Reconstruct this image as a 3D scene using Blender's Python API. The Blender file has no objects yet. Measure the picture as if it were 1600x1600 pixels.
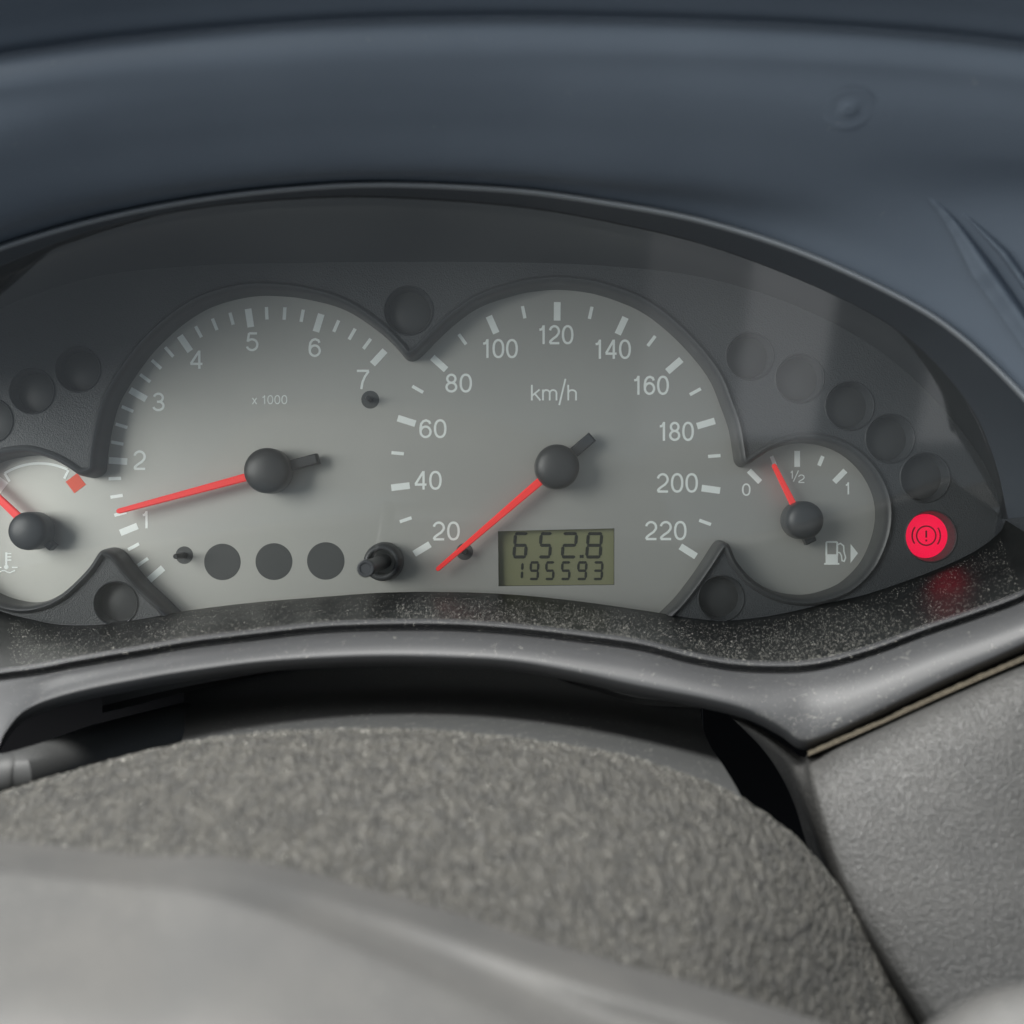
import bpy, bmesh, math, random
import numpy as np
from mathutils import Vector, Matrix, noise
from mathutils.geometry import delaunay_2d_cdt

random.seed(7)
rng = np.random.default_rng(7)
S = bpy.context.scene
COL = S.collection

# ------------------------------------------------------------------ camera
DIST = 0.314                       # camera to dial face, metres (dial face lies in the XZ plane at y = 0)
cam = bpy.data.cameras.new('camera')
cam.sensor_fit = 'HORIZONTAL'; cam.sensor_width = 24.0; cam.lens = 26.0
cam.clip_start = 0.01; cam.clip_end = 50
cam.dof.use_dof = True; cam.dof.focus_distance = 0.309; cam.dof.aperture_fstop = 6.8
co = bpy.data.objects.new('camera', cam); COL.objects.link(co)
co.location = (0, -DIST, 0); co.rotation_euler = (math.radians(90), 0, 0)
S.camera = co

# ------------------------------------------------------------------ world + lamps (daylight through car windows, plus lamps added for cover reflections)
w = bpy.data.worlds.new('World'); S.world = w; w.use_nodes = True
bg = w.node_tree.nodes['Background']
bg.inputs[0].default_value = (0.80, 0.90, 1.0, 1); bg.inputs[1].default_value = 0.31

def area(name, loc, target, sx, sy, power, color, spread=180):
    l = bpy.data.lights.new(name, 'AREA'); l.shape = 'RECTANGLE'; l.size = sx; l.size_y = sy
    l.energy = power; l.color = color; l.spread = math.radians(spread)
    o = bpy.data.objects.new(name, l); COL.objects.link(o); o.location = loc
    o.rotation_euler = (Vector(target) - Vector(loc)).to_track_quat('-Z', 'Y').to_euler()
    return o
area('side_window_light', (-0.80, -0.68, 0.22), (0, 0, 0), 0.7, 0.6, 11.5, (1.0, 1.0, 0.97))
area('roof_light', (-0.12, -0.66, 0.98), (0, -0.1, -0.05), 0.9, 0.35, 41.0, (1.0, 0.99, 0.96))
area('added_reflection_wide', (0.205, -0.70, -0.255), (0.205, 0.0, -0.255), 0.17, 0.225, 0.030, (0.97, 0.98, 1.0))  # lamp added to make a pale patch in the clear cover's reflection
area('added_reflection_narrow', (0.252, -0.705, -0.255), (0.252, 0.0, -0.255), 0.078, 0.225, 0.028, (0.97, 0.98, 1.0))  # narrow lamp added over it, brightens the patch's right side
area('added_reflection_right', (0.43, -0.70, -0.315), (0.43, 0.0, -0.315), 0.085, 0.11, 0.018, (0.97, 0.98, 1.0))  # lamp added for the small reflected patch near the cover's right end
area('windscreen_light', (0.1, 0.55, 0.75), (0, -0.05, 0.05), 1.2, 0.5, 3.0, (0.72, 0.86, 1.0))

S.view_settings.view_transform = 'Standard'; S.view_settings.look = 'None'
S.view_settings.exposure = 0.10; S.view_settings.gamma = 1.0
S.render.engine = 'CYCLES'
S.cycles.use_denoising = True
S.cycles.use_adaptive_sampling = True; S.cycles.adaptive_threshold = 0.02
S.cycles.caustics_reflective = False; S.cycles.caustics_refractive = False
S.cycles.max_bounces = 5; S.cycles.diffuse_bounces = 3; S.cycles.glossy_bounces = 3; S.cycles.transparent_max_bounces = 12
S.cycles.sample_clamp_indirect = 4.0

# ------------------------------------------------------------------ units
K = 24.0 / 26.0 / 1600.0
def P(px, py, d):                  # photo pixel at distance d (mm) in front of the camera -> metres
    return Vector(((px - 800) * K * d, d - 314.0, (800 - py) * K * d)) * 0.001
def PA(a):                         # (n,3) array px,py,d -> (n,3) metres
    a = np.asarray(a, float); d = a[:, 2]
    return np.stack([(a[:, 0] - 800) * K * d, d - 314.0, (800 - a[:, 1]) * K * d], 1) * 0.001
def Q(px, py, d=314.0):            # -> x, z in mm
    return ((px - 800) * K * d, (800 - py) * K * d)

# ------------------------------------------------------------------ materials
MATS = {}
def mat(name, base, rough=0.5, metal=0.0, spec=0.5, bump=None, bump2=None, dust=None, mottle=None, coat=0.0, rvar=0.0):
    """bump = (scale 1/m, strength, distance m, kind); dust = (amount, scale, colour); mottle = (scale, colour, amount)"""
    m = bpy.data.materials.new(name); m.use_nodes = True; MATS[name] = m
    nt = m.node_tree; N = nt.nodes; L = nt.links
    b = N['Principled BSDF']
    b.inputs['Base Color'].default_value = (*base, 1)
    b.inputs['Roughness'].default_value = rough
    b.inputs['Metallic'].default_value = metal
    b.inputs['Specular IOR Level'].default_value = spec
    b.inputs['Coat Weight'].default_value = coat
    tc = N.new('ShaderNodeTexCoord')
    col = None
    def mix(fac, a, c):
        x = N.new('ShaderNodeMix'); x.data_type = 'RGBA'
        L.new(fac, x.inputs[0])
        if isinstance(a, tuple): x.inputs[6].default_value = (*a, 1)
        else: L.new(a, x.inputs[6])
        x.inputs[7].default_value = (*c, 1)
        return x.outputs[2]
    def ramp(src, lo, hi, top=1.0):
        r = N.new('ShaderNodeMapRange'); L.new(src, r.inputs[0])
        r.inputs[1].default_value = lo; r.inputs[2].default_value = hi; r.inputs[3].default_value = 0; r.inputs[4].default_value = top
        return r.outputs[0]
    def noi(scale, detail=3, rgh=0.55):
        n = N.new('ShaderNodeTexNoise'); n.inputs['Scale'].default_value = scale
        n.inputs['Detail'].default_value = detail; n.inputs['Roughness'].default_value = rgh
        L.new(tc.outputs['Object'], n.inputs['Vector']); return n.outputs['Fac']
    if mottle:
        col = mix(ramp(noi(mottle[0], 4), 0.35, 0.68, mottle[2]), base, mottle[1])
    if dust:
        f = ramp(noi(dust[1], 2, 0.7), 0.60, 0.78, dust[0])
        big = ramp(noi(dust[1] * 0.03, 2), 0.35, 0.7, 1.0)
        mm = N.new('ShaderNodeMath'); mm.operation = 'MULTIPLY'; L.new(f, mm.inputs[0]); L.new(big, mm.inputs[1])
        col = mix(mm.outputs[0], col if col else base, dust[2])
    if col: L.new(col, b.inputs['Base Color'])
    if rvar:
        r = N.new('ShaderNodeMapRange'); L.new(noi(60, 4), r.inputs[0])
        r.inputs[1].default_value = 0.3; r.inputs[2].default_value = 0.7
        r.inputs[3].default_value = max(0.02, rough - rvar); r.inputs[4].default_value = min(1, rough + rvar)
        L.new(r.outputs[0], b.inputs['Roughness'])
    last = None
    for bp in (bump, bump2):
        if not bp: continue
        sc, st, dist, kind = bp
        if kind == 'noise': h = noi(sc, 3)
        elif kind == 'wrinkle':        # winding creases where the noise crosses its middle, drawn out towards the viewer
            mp = N.new('ShaderNodeMapping'); mp.inputs['Scale'].default_value = (1.0, 0.45, 0.8); L.new(tc.outputs['Object'], mp.inputs['Vector'])
            n_ = N.new('ShaderNodeTexNoise'); n_.inputs['Scale'].default_value = sc; n_.inputs['Detail'].default_value = 3; n_.inputs['Distortion'].default_value = 0.4
            L.new(mp.outputs[0], n_.inputs['Vector'])
            sb = N.new('ShaderNodeMath'); sb.operation = 'SUBTRACT'; sb.inputs[1].default_value = 0.5; L.new(n_.outputs['Fac'], sb.inputs[0])
            ab = N.new('ShaderNodeMath'); ab.operation = 'ABSOLUTE'; L.new(sb.outputs[0], ab.inputs[0])
            h = ramp(ab.outputs[0], 0.0, 0.13)
        else:
            v = N.new('ShaderNodeTexVoronoi'); v.feature = 'F1' if kind == 'cells' else 'DISTANCE_TO_EDGE'
            v.inputs['Scale'].default_value = sc
            # warp the cells so they do not read as a regular lattice
            ad = N.new('ShaderNodeVectorMath'); ad.operation = 'MULTIPLY_ADD'
            nn = N.new('ShaderNodeTexNoise'); nn.inputs['Scale'].default_value = sc * 0.5
            L.new(tc.outputs['Object'], nn.inputs['Vector'])
            L.new(nn.outputs['Color'], ad.inputs[0]); ad.inputs[1].default_value = (1.2 / sc,) * 3
            L.new(tc.outputs['Object'], ad.inputs[2]); L.new(ad.outputs[0], v.inputs['Vector'])
            h = v.outputs['Distance']
        u = N.new('ShaderNodeBump'); u.inputs['Strength'].default_value = st; u.inputs['Distance'].default_value = dist
        L.new(h, u.inputs['Height'])
        if last: L.new(last, u.inputs['Normal'])
        last = u.outputs['Normal']
    if last: L.new(last, b.inputs['Normal'])
    return m

def emit(name, color, strength):
    m = bpy.data.materials.new(name); m.use_nodes = True; MATS[name] = m
    b = m.node_tree.nodes['Principled BSDF']
    b.inputs['Base Color'].default_value = (*[c * 0.3 for c in color], 1); b.inputs['Roughness'].default_value = 0.5
    b.inputs['Emission Color'].default_value = (*color, 1); b.inputs['Emission Strength'].default_value = strength
    return m

DUSTC = (0.42, 0.41, 0.37)
mat('hood_plastic', (0.104, 0.128, 0.160), 0.58, spec=0.35, bump=(2600, 0.15, 0.0002, 'cells'), mottle=(25, (0.118, 0.144, 0.178), 0.8))  # blue in the base colour stands for sky glare on the hood
mat('bead_lit_plastic', (0.27, 0.29, 0.31), 0.35, spec=0.5)  # lighter than the hood plastic; the bead's highlight is put into its colour
mat('gasket', (0.050, 0.060, 0.072), 0.55, spec=0.4)
mat('shroud_wall', (0.036, 0.041, 0.046), 0.5, spec=0.4, bump=(1800, 0.1, 0.0001, 'noise'))
mat('mask_plastic', (0.040, 0.044, 0.048), 0.48, spec=0.5, bump=(2600, 0.55, 0.00018, 'cells'))
mat('rim_plastic', (0.048, 0.051, 0.054), 0.42, spec=0.5, bump=(2600, 0.15, 0.0001, 'noise'))
mat('dial_silver', (0.41, 0.408, 0.383), 0.50, metal=0.55, spec=0.4, bump=(3500, 0.05, 0.00005, 'noise'), mottle=(18, (0.445, 0.443, 0.405), 0.5))
mat('dial_print', (0.92, 0.96, 0.93), 0.5, metal=0.18, spec=0.3)
mat('print_dark', (0.070, 0.074, 0.074), 0.5, spec=0.35)
mat('red_print', (0.95, 0.13, 0.07), 0.5, spec=0.3)
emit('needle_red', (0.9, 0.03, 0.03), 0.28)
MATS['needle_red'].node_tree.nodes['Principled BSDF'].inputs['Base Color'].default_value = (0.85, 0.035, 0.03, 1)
mat('hub_black', (0.028, 0.031, 0.034), 0.42, spec=0.5, bump=(5000, 0.12, 0.00005, 'noise'))
mat('pin_black', (0.012, 0.013, 0.014), 0.35)
mat('lcd_green', (0.215, 0.218, 0.130), 0.25, spec=0.5, mottle=(60, (0.225, 0.235, 0.12), 0.7))
mat('lcd_ink', (0.022, 0.024, 0.016), 0.4)
mat('light_lens', (0.036, 0.038, 0.039), 0.45, spec=0.4, bump=(4000, 0.2, 0.00008, 'noise'))
mat('floor_plastic', (0.010, 0.011, 0.011), 0.38, spec=0.15, dust=(0.22, 2800, DUSTC), bump=(1500, 0.06, 0.00008, 'noise'), rvar=0.07)
mat('bezel_plastic', (0.044, 0.045, 0.047), 0.50, spec=0.45, dust=(0.15, 3400, DUSTC), bump=(3200, 0.3, 0.0001, 'noise'))
mat('column_plastic', (0.038, 0.039, 0.039), 0.55, spec=0.4, dust=(0.30, 3500, DUSTC), bump=(2600, 0.3, 0.0001, 'noise'))
mat('cowl_plastic', (0.040, 0.0395, 0.037), 0.66, spec=0.30, mottle=(300, (0.076, 0.073, 0.065), 0.75), bump=(460, 0.8, 0.0008, 'wrinkle'), bump2=(900, 0.4, 0.0004, 'noise'), dust=(0.25, 1300, (0.36, 0.345, 0.29)))
mat('leather_plastic', (0.042, 0.042, 0.041), 0.45, spec=0.5, bump=(900, 0.6, 0.00025, 'wrinkle'), bump2=(2600, 0.7, 0.00018, 'cells'), dust=(0.4, 3300, DUSTC), mottle=(70, (0.054, 0.053, 0.051), 0.6))
mat('wheel_plastic', (0.062, 0.062, 0.061), 0.60, spec=0.42, bump=(900, 0.35, 0.0003, 'noise'), mottle=(45, (0.086, 0.084, 0.080), 0.8), dust=(0.35, 1300, DUSTC))
mat('felt_tan', (0.050, 0.044, 0.034), 0.9, spec=0.1, bump=(3000, 0.8, 0.0003, 'noise'), mottle=(1600, (0.125, 0.110, 0.082), 0.8))
mat('cavity_shade', (0.006, 0.006, 0.007), 0.8, spec=0.1)
mat('dust_grey', (0.55, 0.54, 0.49), 0.9, spec=0.1)
emit('red_lamp', (1.0, 0.0, 0.058), 0.84)
mat('lamp_ink', (0.20, 0.0, 0.012), 0.5)

def lens_material():
    m = bpy.data.materials.new('clear_lens'); m.use_nodes = True; MATS['clear_lens'] = m
    nt = m.node_tree; N = nt.nodes; L = nt.links
    N.remove(N['Principled BSDF'])
    tr = N.new('ShaderNodeBsdfTransparent'); tr.inputs[0].default_value = (0.97, 0.98, 0.975, 1)
    gl = N.new('ShaderNodeBsdfGlossy'); gl.inputs['Roughness'].default_value = 0.06
    fr = N.new('ShaderNodeFresnel'); fr.inputs[0].default_value = 1.50
    mu = N.new('ShaderNodeMath'); mu.operation = 'MULTIPLY'; mu.inputs[1].default_value = 2.0; L.new(fr.outputs[0], mu.inputs[0])
    a = N.new('ShaderNodeMixShader'); L.new(mu.outputs[0], a.inputs[0]); L.new(tr.outputs[0], a.inputs[1]); L.new(gl.outputs[0], a.inputs[2])
    df = N.new('ShaderNodeBsdfDiffuse'); df.inputs[0].default_value = (0.6, 0.62, 0.6, 1)
    b = N.new('ShaderNodeMixShader')
    no = N.new('ShaderNodeTexNoise'); no.inputs['Scale'].default_value = 35; no.inputs['Detail'].default_value = 5
    tc = N.new('ShaderNodeTexCoord'); L.new(tc.outputs['Object'], no.inputs['Vector'])
    r = N.new('ShaderNodeMapRange'); L.new(no.outputs['Fac'], r.inputs[0]); r.inputs[1].default_value = 0.3; r.inputs[2].default_value = 0.75
    r.inputs[3].default_value = 0.020; r.inputs[4].default_value = 0.045
    L.new(r.outputs[0], b.inputs[0]); L.new(a.outputs[0], b.inputs[1]); L.new(df.outputs[0], b.inputs[2])
    L.new(b.outputs[0], N['Material Output'].inputs[0])
lens_material()

# ------------------------------------------------------------------ object helpers
def link_mesh(name, verts, faces, material, parent=None, smooth=True, sharp=35):
    me = bpy.data.meshes.new(name)
    me.from_pydata([tuple(v) for v in verts], [], [tuple(f) for f in faces])
    me.validate(); me.update()
    if smooth:
        me.shade_smooth()
        if sharp: me.set_sharp_from_angle(angle=math.radians(sharp))
    return link(name, me, material, parent)
def link(name, me, material=None, parent=None):
    if material and not me.materials: me.materials.append(MATS[material])
    o = bpy.data.objects.new(name, me); COL.objects.link(o)
    if parent is not None: attach(o, parent)
    return o
WORLD_LOC = {}
def attach(o, parent):
    o.parent = parent
    o.matrix_parent_inverse = Matrix.Translation(-WORLD_LOC.get(parent.name, Vector((0, 0, 0))))
    WORLD_LOC[o.name] = WORLD_LOC.get(o.name, o.location.copy())
def thing(name, label, cat, loc, group=None):
    o = bpy.data.objects.new(name, None); COL.objects.link(o); o.location = loc
    o.empty_display_size = 0.01
    WORLD_LOC[o.name] = Vector(loc)
    tag(o, label, cat, group); return o
def tag(o, label, cat, group=None):
    o['label'] = label; o['category'] = cat
    if group: o['group'] = group
    return o
def part_empty(name, loc, parent):
    o = bpy.data.objects.new(name, None); COL.objects.link(o); o.empty_display_size = 0.005
    o.location = loc; WORLD_LOC[o.name] = Vector(loc); o.parent = parent
    o.matrix_parent_inverse = Matrix.Translation(-WORLD_LOC.get(parent.name, Vector((0, 0, 0))))
    return o

def cr(pts, n):                    # uniform Catmull-Rom through control points, n samples
    p = np.asarray(pts, float); m = len(p)
    ext = np.vstack([2 * p[0] - p[1], p, 2 * p[-1] - p[-2]])
    t = np.linspace(0, m - 1, n); i = np.clip(t.astype(int), 0, m - 2); f = (t - i)[:, None]
    a, b, c, d = ext[i], ext[i + 1], ext[i + 2], ext[i + 3]
    return 0.5 * (2 * b + (c - a) * f + (2 * a - 5 * b + 4 * c - d) * f ** 2 + (3 * b - a - 3 * c + d) * f ** 3)
def arclen(p, n):
    s = np.r_[0, np.cumsum(np.linalg.norm(np.diff(p[:, :2], axis=0), axis=1))]
    t = np.linspace(0, s[-1], n)
    return np.stack([np.interp(t, s, p[:, k]) for k in range(p.shape[1])], 1)
def across(rows, k):               # insert k-1 smooth rows between given rows
    if k <= 1: return np.asarray(rows)
    R = np.asarray(rows); m, n, c = R.shape
    return cr(R.reshape(m, n * c), (m - 1) * k + 1).reshape(-1, n, c)
def grid_faces(m, n, flip=False, off=0):
    F = []
    for j in range(m - 1):
        for i in range(n - 1):
            q = (off + j * n + i, off + j * n + i + 1, off + (j + 1) * n + i + 1, off + (j + 1) * n + i)
            F.append(q[::-1] if flip else q)
    return F
def loft(name, rows, material, parent=None, k=1, flip=False, sharp=40, disp=None):
    R = across(rows, k); m, n, _ = R.shape
    V = PA(R.reshape(-1, 3))
    if disp is not None: V = disp(V.reshape(m, n, 3), R).reshape(-1, 3)
    o = link_mesh(name, V, grid_faces(m, n, flip), material, parent, True, sharp)
    return o, V.reshape(m, n, 3)
def D(curve, d, dx=0, dy=0):       # give a px curve a depth
    c = np.asarray(curve, float)
    dd = np.full(len(c), d) if np.isscalar(d) else np.asarray(d, float)
    return np.stack([c[:, 0] + dx, c[:, 1] + dy, dd], 1)

def flat(poly, w0, w1):            # prism in the dial plane: poly in mm (x,z), w = mm towards the camera
    n = len(poly)
    v = [(x * .001, -w1 * .001, z * .001) for x, z in poly] + [(x * .001, -w0 * .001, z * .001) for x, z in poly]
    f = [tuple(range(n))] + [((i + 1) % n, i, n + i, n + (i + 1) % n) for i in range(n)]
    return v, f
def joined(pieces):
    V, F = [], []
    for v, f in pieces:
        o = len(V); V += list(v); F += [tuple(i + o for i in q) for q in f]
    return V, F
def circle(cx, cz, r, n=48, a0=0.0):
    return [(cx + r * math.cos(a0 + 2 * math.pi * i / n), cz + r * math.sin(a0 + 2 * math.pi * i / n)) for i in range(n)]
def lathe(cx, cz, prof, n=48, close=True):  # prof = [(r, w)], axis along the dial normal
    V, F = [], []
    for r, wv in prof:
        for i in range(n):
            a = 2 * math.pi * i / n
            V.append(((cx + r * math.cos(a)) * .001, -wv * .001, (cz + r * math.sin(a)) * .001))
    for j in range(len(prof) - 1):
        for i in range(n):
            F.append((j * n + i, j * n + (i + 1) % n, (j + 1) * n + (i + 1) % n, (j + 1) * n + i))
    if close: F.append(tuple(range((len(prof) - 1) * n, len(prof) * n)))
    return V, F
def ribbon(pts, t, wv, closed=False):   # flat stroke of width t (mm) along pts (mm)
    p = [Vector(a) for a in pts]; n = len(p); L_, R_ = [], []
    for i in range(n):
        a = p[(i - 1) % n] if (closed or i > 0) else p[i]
        b = p[(i + 1) % n] if (closed or i < n - 1) else p[i]
        d1 = (p[i] - a); d2 = (b - p[i])
        d1 = d1.normalized() if d1.length > 1e-9 else d2.normalized()
        d2 = d2.normalized() if d2.length > 1e-9 else d1
        tn = (d1 + d2); tn = tn.normalized() if tn.length > 1e-6 else d1
        nn = Vector((-tn.y, tn.x)); c = max(0.5, nn.dot(Vector((-d1.y, d1.x))))
        L_.append(p[i] + nn * (t / 2 / c)); R_.append(p[i] - nn * (t / 2 / c))
    V = [(a.x * .001, -wv * .001, a.y * .001) for a in L_] + [(a.x * .001, -wv * .001, a.y * .001) for a in R_]
    m = n if closed else n - 1
    F = [(i, n + i, n + (i + 1) % n, (i + 1) % n) for i in range(m)]
    return V, F

# stroke lettering, one-line sans, unit height
def arc(cx, cy, rx, ry, a0, a1, n=18, e=2.0):
    o = []
    for i in range(n + 1):
        a = math.radians(a0 + (a1 - a0) * i / n); c, s = math.cos(a), math.sin(a)
        o.append((cx + rx * math.copysign(abs(c) ** (2 / e), c), cy + ry * math.copysign(abs(s) ** (2 / e), s)))
    return o
GLYPH = {
    '0': ([(arc(.29, .5, .235, .45, 0, 360, 36, 2.25)[:-1], True)], .58),
    '1': ([([(.30, 0), (.30, 1.0)], False), ([(.09, .765), (.18, .775), (.245, .83), (.285, .93)], False)], .46),
    '2': ([(arc(.295, .68, .225, .27, 170, -25, 16) + [(.40, .42), (.22, .28), (.10, .16), (.07, .05)], False), ([(.06, .05), (.54, .05)], False)], .58),
    '3': ([(arc(.28, .725, .195, .225, 165, -85, 16), False), ([(.22, .51), (.31, .51)], False), (arc(.28, .285, .225, .235, 80, -165, 18), False)], .56),
    '4': ([([(.43, 0), (.43, 1)], False), ([(.415, .955), (.055, .285)], False), ([(.03, .27), (.57, .27)], False)], .60),
    '5': ([([(.50, .95), (.155, .95)], False), ([(.15, .97), (.085, .50)], False), (arc(.28, .34, .24, .29, 138, -160, 20), False)], .57),
    '6': ([(arc(.295, .33, .225, .28, 0, 360, 30)[:-1], True), ([(.505, .75), (.46, .88), (.32, .95), (.19, .90), (.10, .76), (.067, .55), (.067, .34)], False)], .58),
    '7': ([([(.03, .95), (.535, .95)], False), ([(.52, .93), (.37, .66), (.265, .36), (.215, 0)], False)], .56),
    '8': ([(arc(.29, .735, .19, .215, 0, 360, 28)[:-1], True), (arc(.29, .285, .225, .235, 0, 360, 30)[:-1], True)], .58),
    'k': ([([(.06, 0), (.06, 1)], False), ([(.07, .30), (.43, .70)], False), ([(.20, .43), (.47, 0)], False)], .46),
    'm': ([([(.06, 0), (.06, .70)], False), ([(.06, .45)] + arc(.22, .47, .16, .19, 150, 0, 10) + [(.38, 0)], False), ([(.38, .45)] + arc(.54, .47, .16, .19, 150, 0, 10) + [(.70, 0)], False)], .76),
    'h': ([([(.06, 0), (.06, 1)], False), ([(.06, .45)] + arc(.245, .47, .185, .19, 150, 0, 10) + [(.43, 0)], False)], .49),
    '/': ([([(.0, -.30), (.30, 1.38)], False)], .30),
    'x': ([([(.03, 0), (.44, .70)], False), ([(.44, 0), (.03, .70)], False)], .47),
    ' ': ([], .25),
}
def text_mesh(s, cx, cy, width, height, stroke, d=314.0, w0=0.06, gap=.10):
    """lettering centred on photo pixel (cx, cy), sizes in photo pixels"""
    u = K * d; x = 0.0; items = []
    for ch in s:
        st, adv = GLYPH[ch]; items.append((st, x)); x += adv + gap
    total = x - gap; sx = width / total / 1.0; c = Q(cx, cy, d); pieces = []; k = 0
    for st, ox in items:
        for pts, closed in st:
            pp = [(c[0] + ((a + ox - total / 2) * sx) * u, c[1] + (b - .5) * height * u) for a, b in pts]
            pieces.append(ribbon(pp, stroke * u, w0 + 0.006 * k, closed)); k += 1
    return joined(pieces)

# =================================================================== LARGE STRUCTURE
# flat black sheet behind everything; the dashboard hollow's shade is put into its colour
back_v = [P(-700, 2300, 330), P(2300, 2300, 330), P(2300, -500, 330), P(-700, -500, 330)]
cav = link_mesh('dashboard_backing', back_v, [(0, 1, 2, 3)], 'cavity_shade', None, False); cav['kind'] = 'structure'

# ---- station curves (photo px, matched point by point)
R1 = [(-260,560),(-100,432),(0,388),(150,344),(300,314),(450,296),(600,289),(800,298),(950,318),(1100,347),(1256,397),(1412,469),(1506,531),(1600,622),(1670,710),(1710,800)]
R0 = [(-230,600),(-90,460),(0,415),(150,357),(300,325),(450,309),(600,306),(800,320),(950,345),(1100,381),(1250,436),(1375,497),(1450,555),(1520,640),(1556,725),(1575,810)]
MT = [(-160,640),(-70,535),(10,478),(150,432),(310,415),(460,411),(610,409),(800,410),(940,415),(1080,430),(1210,465),(1330,520),(1420,585),(1500,670),(1548,745),(1567,811)]
CC = [(-260,500),(-100,385),(0,345),(150,305),(300,282),(450,268),(600,262),(800,265),(950,275),(1100,284),(1256,297),(1412,308),(1520,314),(1640,322),(1740,335),(1800,350)]
HH = [(-260,140),(-100,118),(0,103),(150,82),(300,67),(450,55),(600,48),(800,45),(950,47),(1100,51),(1256,58),(1412,68),(1520,78),(1640,92),(1740,105),(1800,115)]
NU = 241
r1, r0, mt, cc, hh = (cr(a, NU) for a in (R1, R0, MT, CC, HH))
uu = np.linspace(0, 1, NU)
def lens_d(py):                    # clear cover: a sheet leaning towards the driver at the top
    zz_ = (800 - np.asarray(py, float)) * K
    return (314 - 10 - .30 * 22.6) / (1 + .30 * zz_)
d_r0 = lens_d(r0[:, 1]) - 1.2
d_r1 = np.interp(uu, [0, 1], [254, 254])

BOT = [((-130,910),(-150,1063),(-90,1330)),((0,954),(0,1044),(-15,1200)),((40,965),(60,1036),(5,1150)),((90,975),(112,1026),(40,1110)),
       ((150,976),(170,1016),(112,1084)),((225,966),(230,1006),(225,1061)),((300,953),(300,994),(300,1049)),((400,941),(400,982),(400,1036)),
       ((500,933),(500,971),(500,1029)),((600,926),(600,967),(600,1026)),((700,925),(700,967),(700,1028)),((800,929),(800,973),(800,1034)),
       ((900,939),(900,984),(900,1051)),((1000,953),(1000,998),(1000,1073)),((1080,965),(1080,1018),(1100,1092)),((1129,969),(1150,1030),(1169,1110)),
       ((1187,964),(1225,1033),(1218,1134)),((1240,954),(1275,1029),(1252,1156)),((1290,942),(1320,1019),(1290,1148)),((1359,926),(1375,1002),(1375,1109)),
       ((1455,892),(1450,974),(1487,1056)),((1520,862),(1525,949),(1560,1024)),((1560,832),(1600,921),(1640,987)),((1570,812),(1680,880),(1760,930))]
f0, b1, b4 = (cr([s[i] for s in BOT], NU) for i in range(3))

# ---- binnacle hood
hood = thing('instrument_hood', 'dark grey plastic hood, the blue of sky glare put into its colour, arching over the instrument dials', 'hood', P(800, 290, 254))
loft('gasket', [D(r0, d_r0), D(r0 * .5 + r1 * .5, (d_r0 + d_r1) / 2 - 1), D(r1, d_r1 + .3, 0, 3)], 'gasket', hood, 3, True)
nrm = np.gradient(r1, axis=0); nrm = np.stack([nrm[:, 1], -nrm[:, 0]], 1); nrm /= np.linalg.norm(nrm, axis=1)[:, None]
e1 = r1
rowsH = [D(e1 - nrm * 4.5, 254.6), D(e1 - nrm * 2.5, 252.8), D(e1 + nrm * 1, 251.8), D(e1 + nrm * 4.5, 252.2), D(e1 + nrm * 7, 254.4)]
loft('edge_bead', rowsH, 'bead_lit_plastic', hood, 3, True)
g = e1 + nrm * 5
mid1 = g * .55 + cc * .45; mid2 = cc * .68 + hh * .32; mid3 = cc * .45 + hh * .55
hood_rows = [D(g, 254.3), D(mid1, 248), D(cc, 238), D(mid2, 226.4), D(mid3, 219.4), D(hh, 214.8, 0, 58), D(hh, 212.4, 0, 33), D(hh, 211.3, 0, 12), D(hh, 211.2, 0, -2), D(hh, 212.2, 0, -11), D(hh, 213.8, 0, -17), D(hh, 213.2, 0, -23), D(hh, 208, 0, -50), D(hh, 190, 0, -190), D(hh, 225, 0, -270)]
_, hoodV = loft('hood_shell', hood_rows, 'hood_plastic', hood, 6, True, 60)
HR = across(hood_rows, 6)
def hood_d(px, py):
    q = HR[:, :, :2] - np.array([px, py]); i = np.argmin((q ** 2).sum(2)); return HR.reshape(-1, 3)[i, 2]

# ---- inner shroud walls between the dark mask and the hood edge
cluster = thing('instrument_cluster', 'car instrument cluster with four silver dials behind a clear plastic cover', 'dashboard dials', P(800, 930, 306))
loft('shroud_wall', [D(mt, 306.5), D(mt * .5 + r0 * .5, (306 + d_r0) / 2), D(r0, d_r0 + .2)], 'shroud_wall', cluster, 4, True)

# ---- front bezel: dusty ledge, bead, grey trim
bezel = thing('dashboard_surround', 'grey plastic trim below the dials with a dusty black ledge behind it', 'trim', P(700, 1030, 245))
ledge_rows = [D(f0, 307), D(f0 * .66 + b1 * .34, 292), D(f0 * .33 + b1 * .67, 277), D(b1, 263.5, 0, 3)]
_, ledgeV = loft('ledge', ledge_rows, 'floor_plastic', bezel, 4, False, 60)
_, beadV = loft('bead', [D(b1, 263.6, 0, 3), D(b1, 262.2, 0, 0), D(b1, 260.4, 0, 1), D(b1, 258.9, 0, 4.5), D(b1, 258.5, 0, 8), D(b1, 260.2, 0, 11.5), D(b1, 261.4, 0, 15), D(b1, 260.6, 0, 19)], 'bezel_plastic', bezel, 2, False, 70)
def tr_(t, d, dy=0.): return D((b1 + np.array([0, 20.])) * (1 - t) + b4 * t, d, 0, dy)
trim_rows = [D(b1, 261.2, 0, 18), tr_(0, 259.2), tr_(.06, 257.9), tr_(.25, 254.6), tr_(.5, 252.0), tr_(.75, 250.5), tr_(.9, 250.0), tr_(1, 250.1), D(b4, 251.2, 0, 6), D(b4, 253.5, 0, 11), D(b4, 259, 0, 15), D(b4, 272, 0, 10), D(b4, 297, 0, -6)]
_, trimV = loft('trim', trim_rows, 'bezel_plastic', bezel, 4, False, 60)

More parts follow.
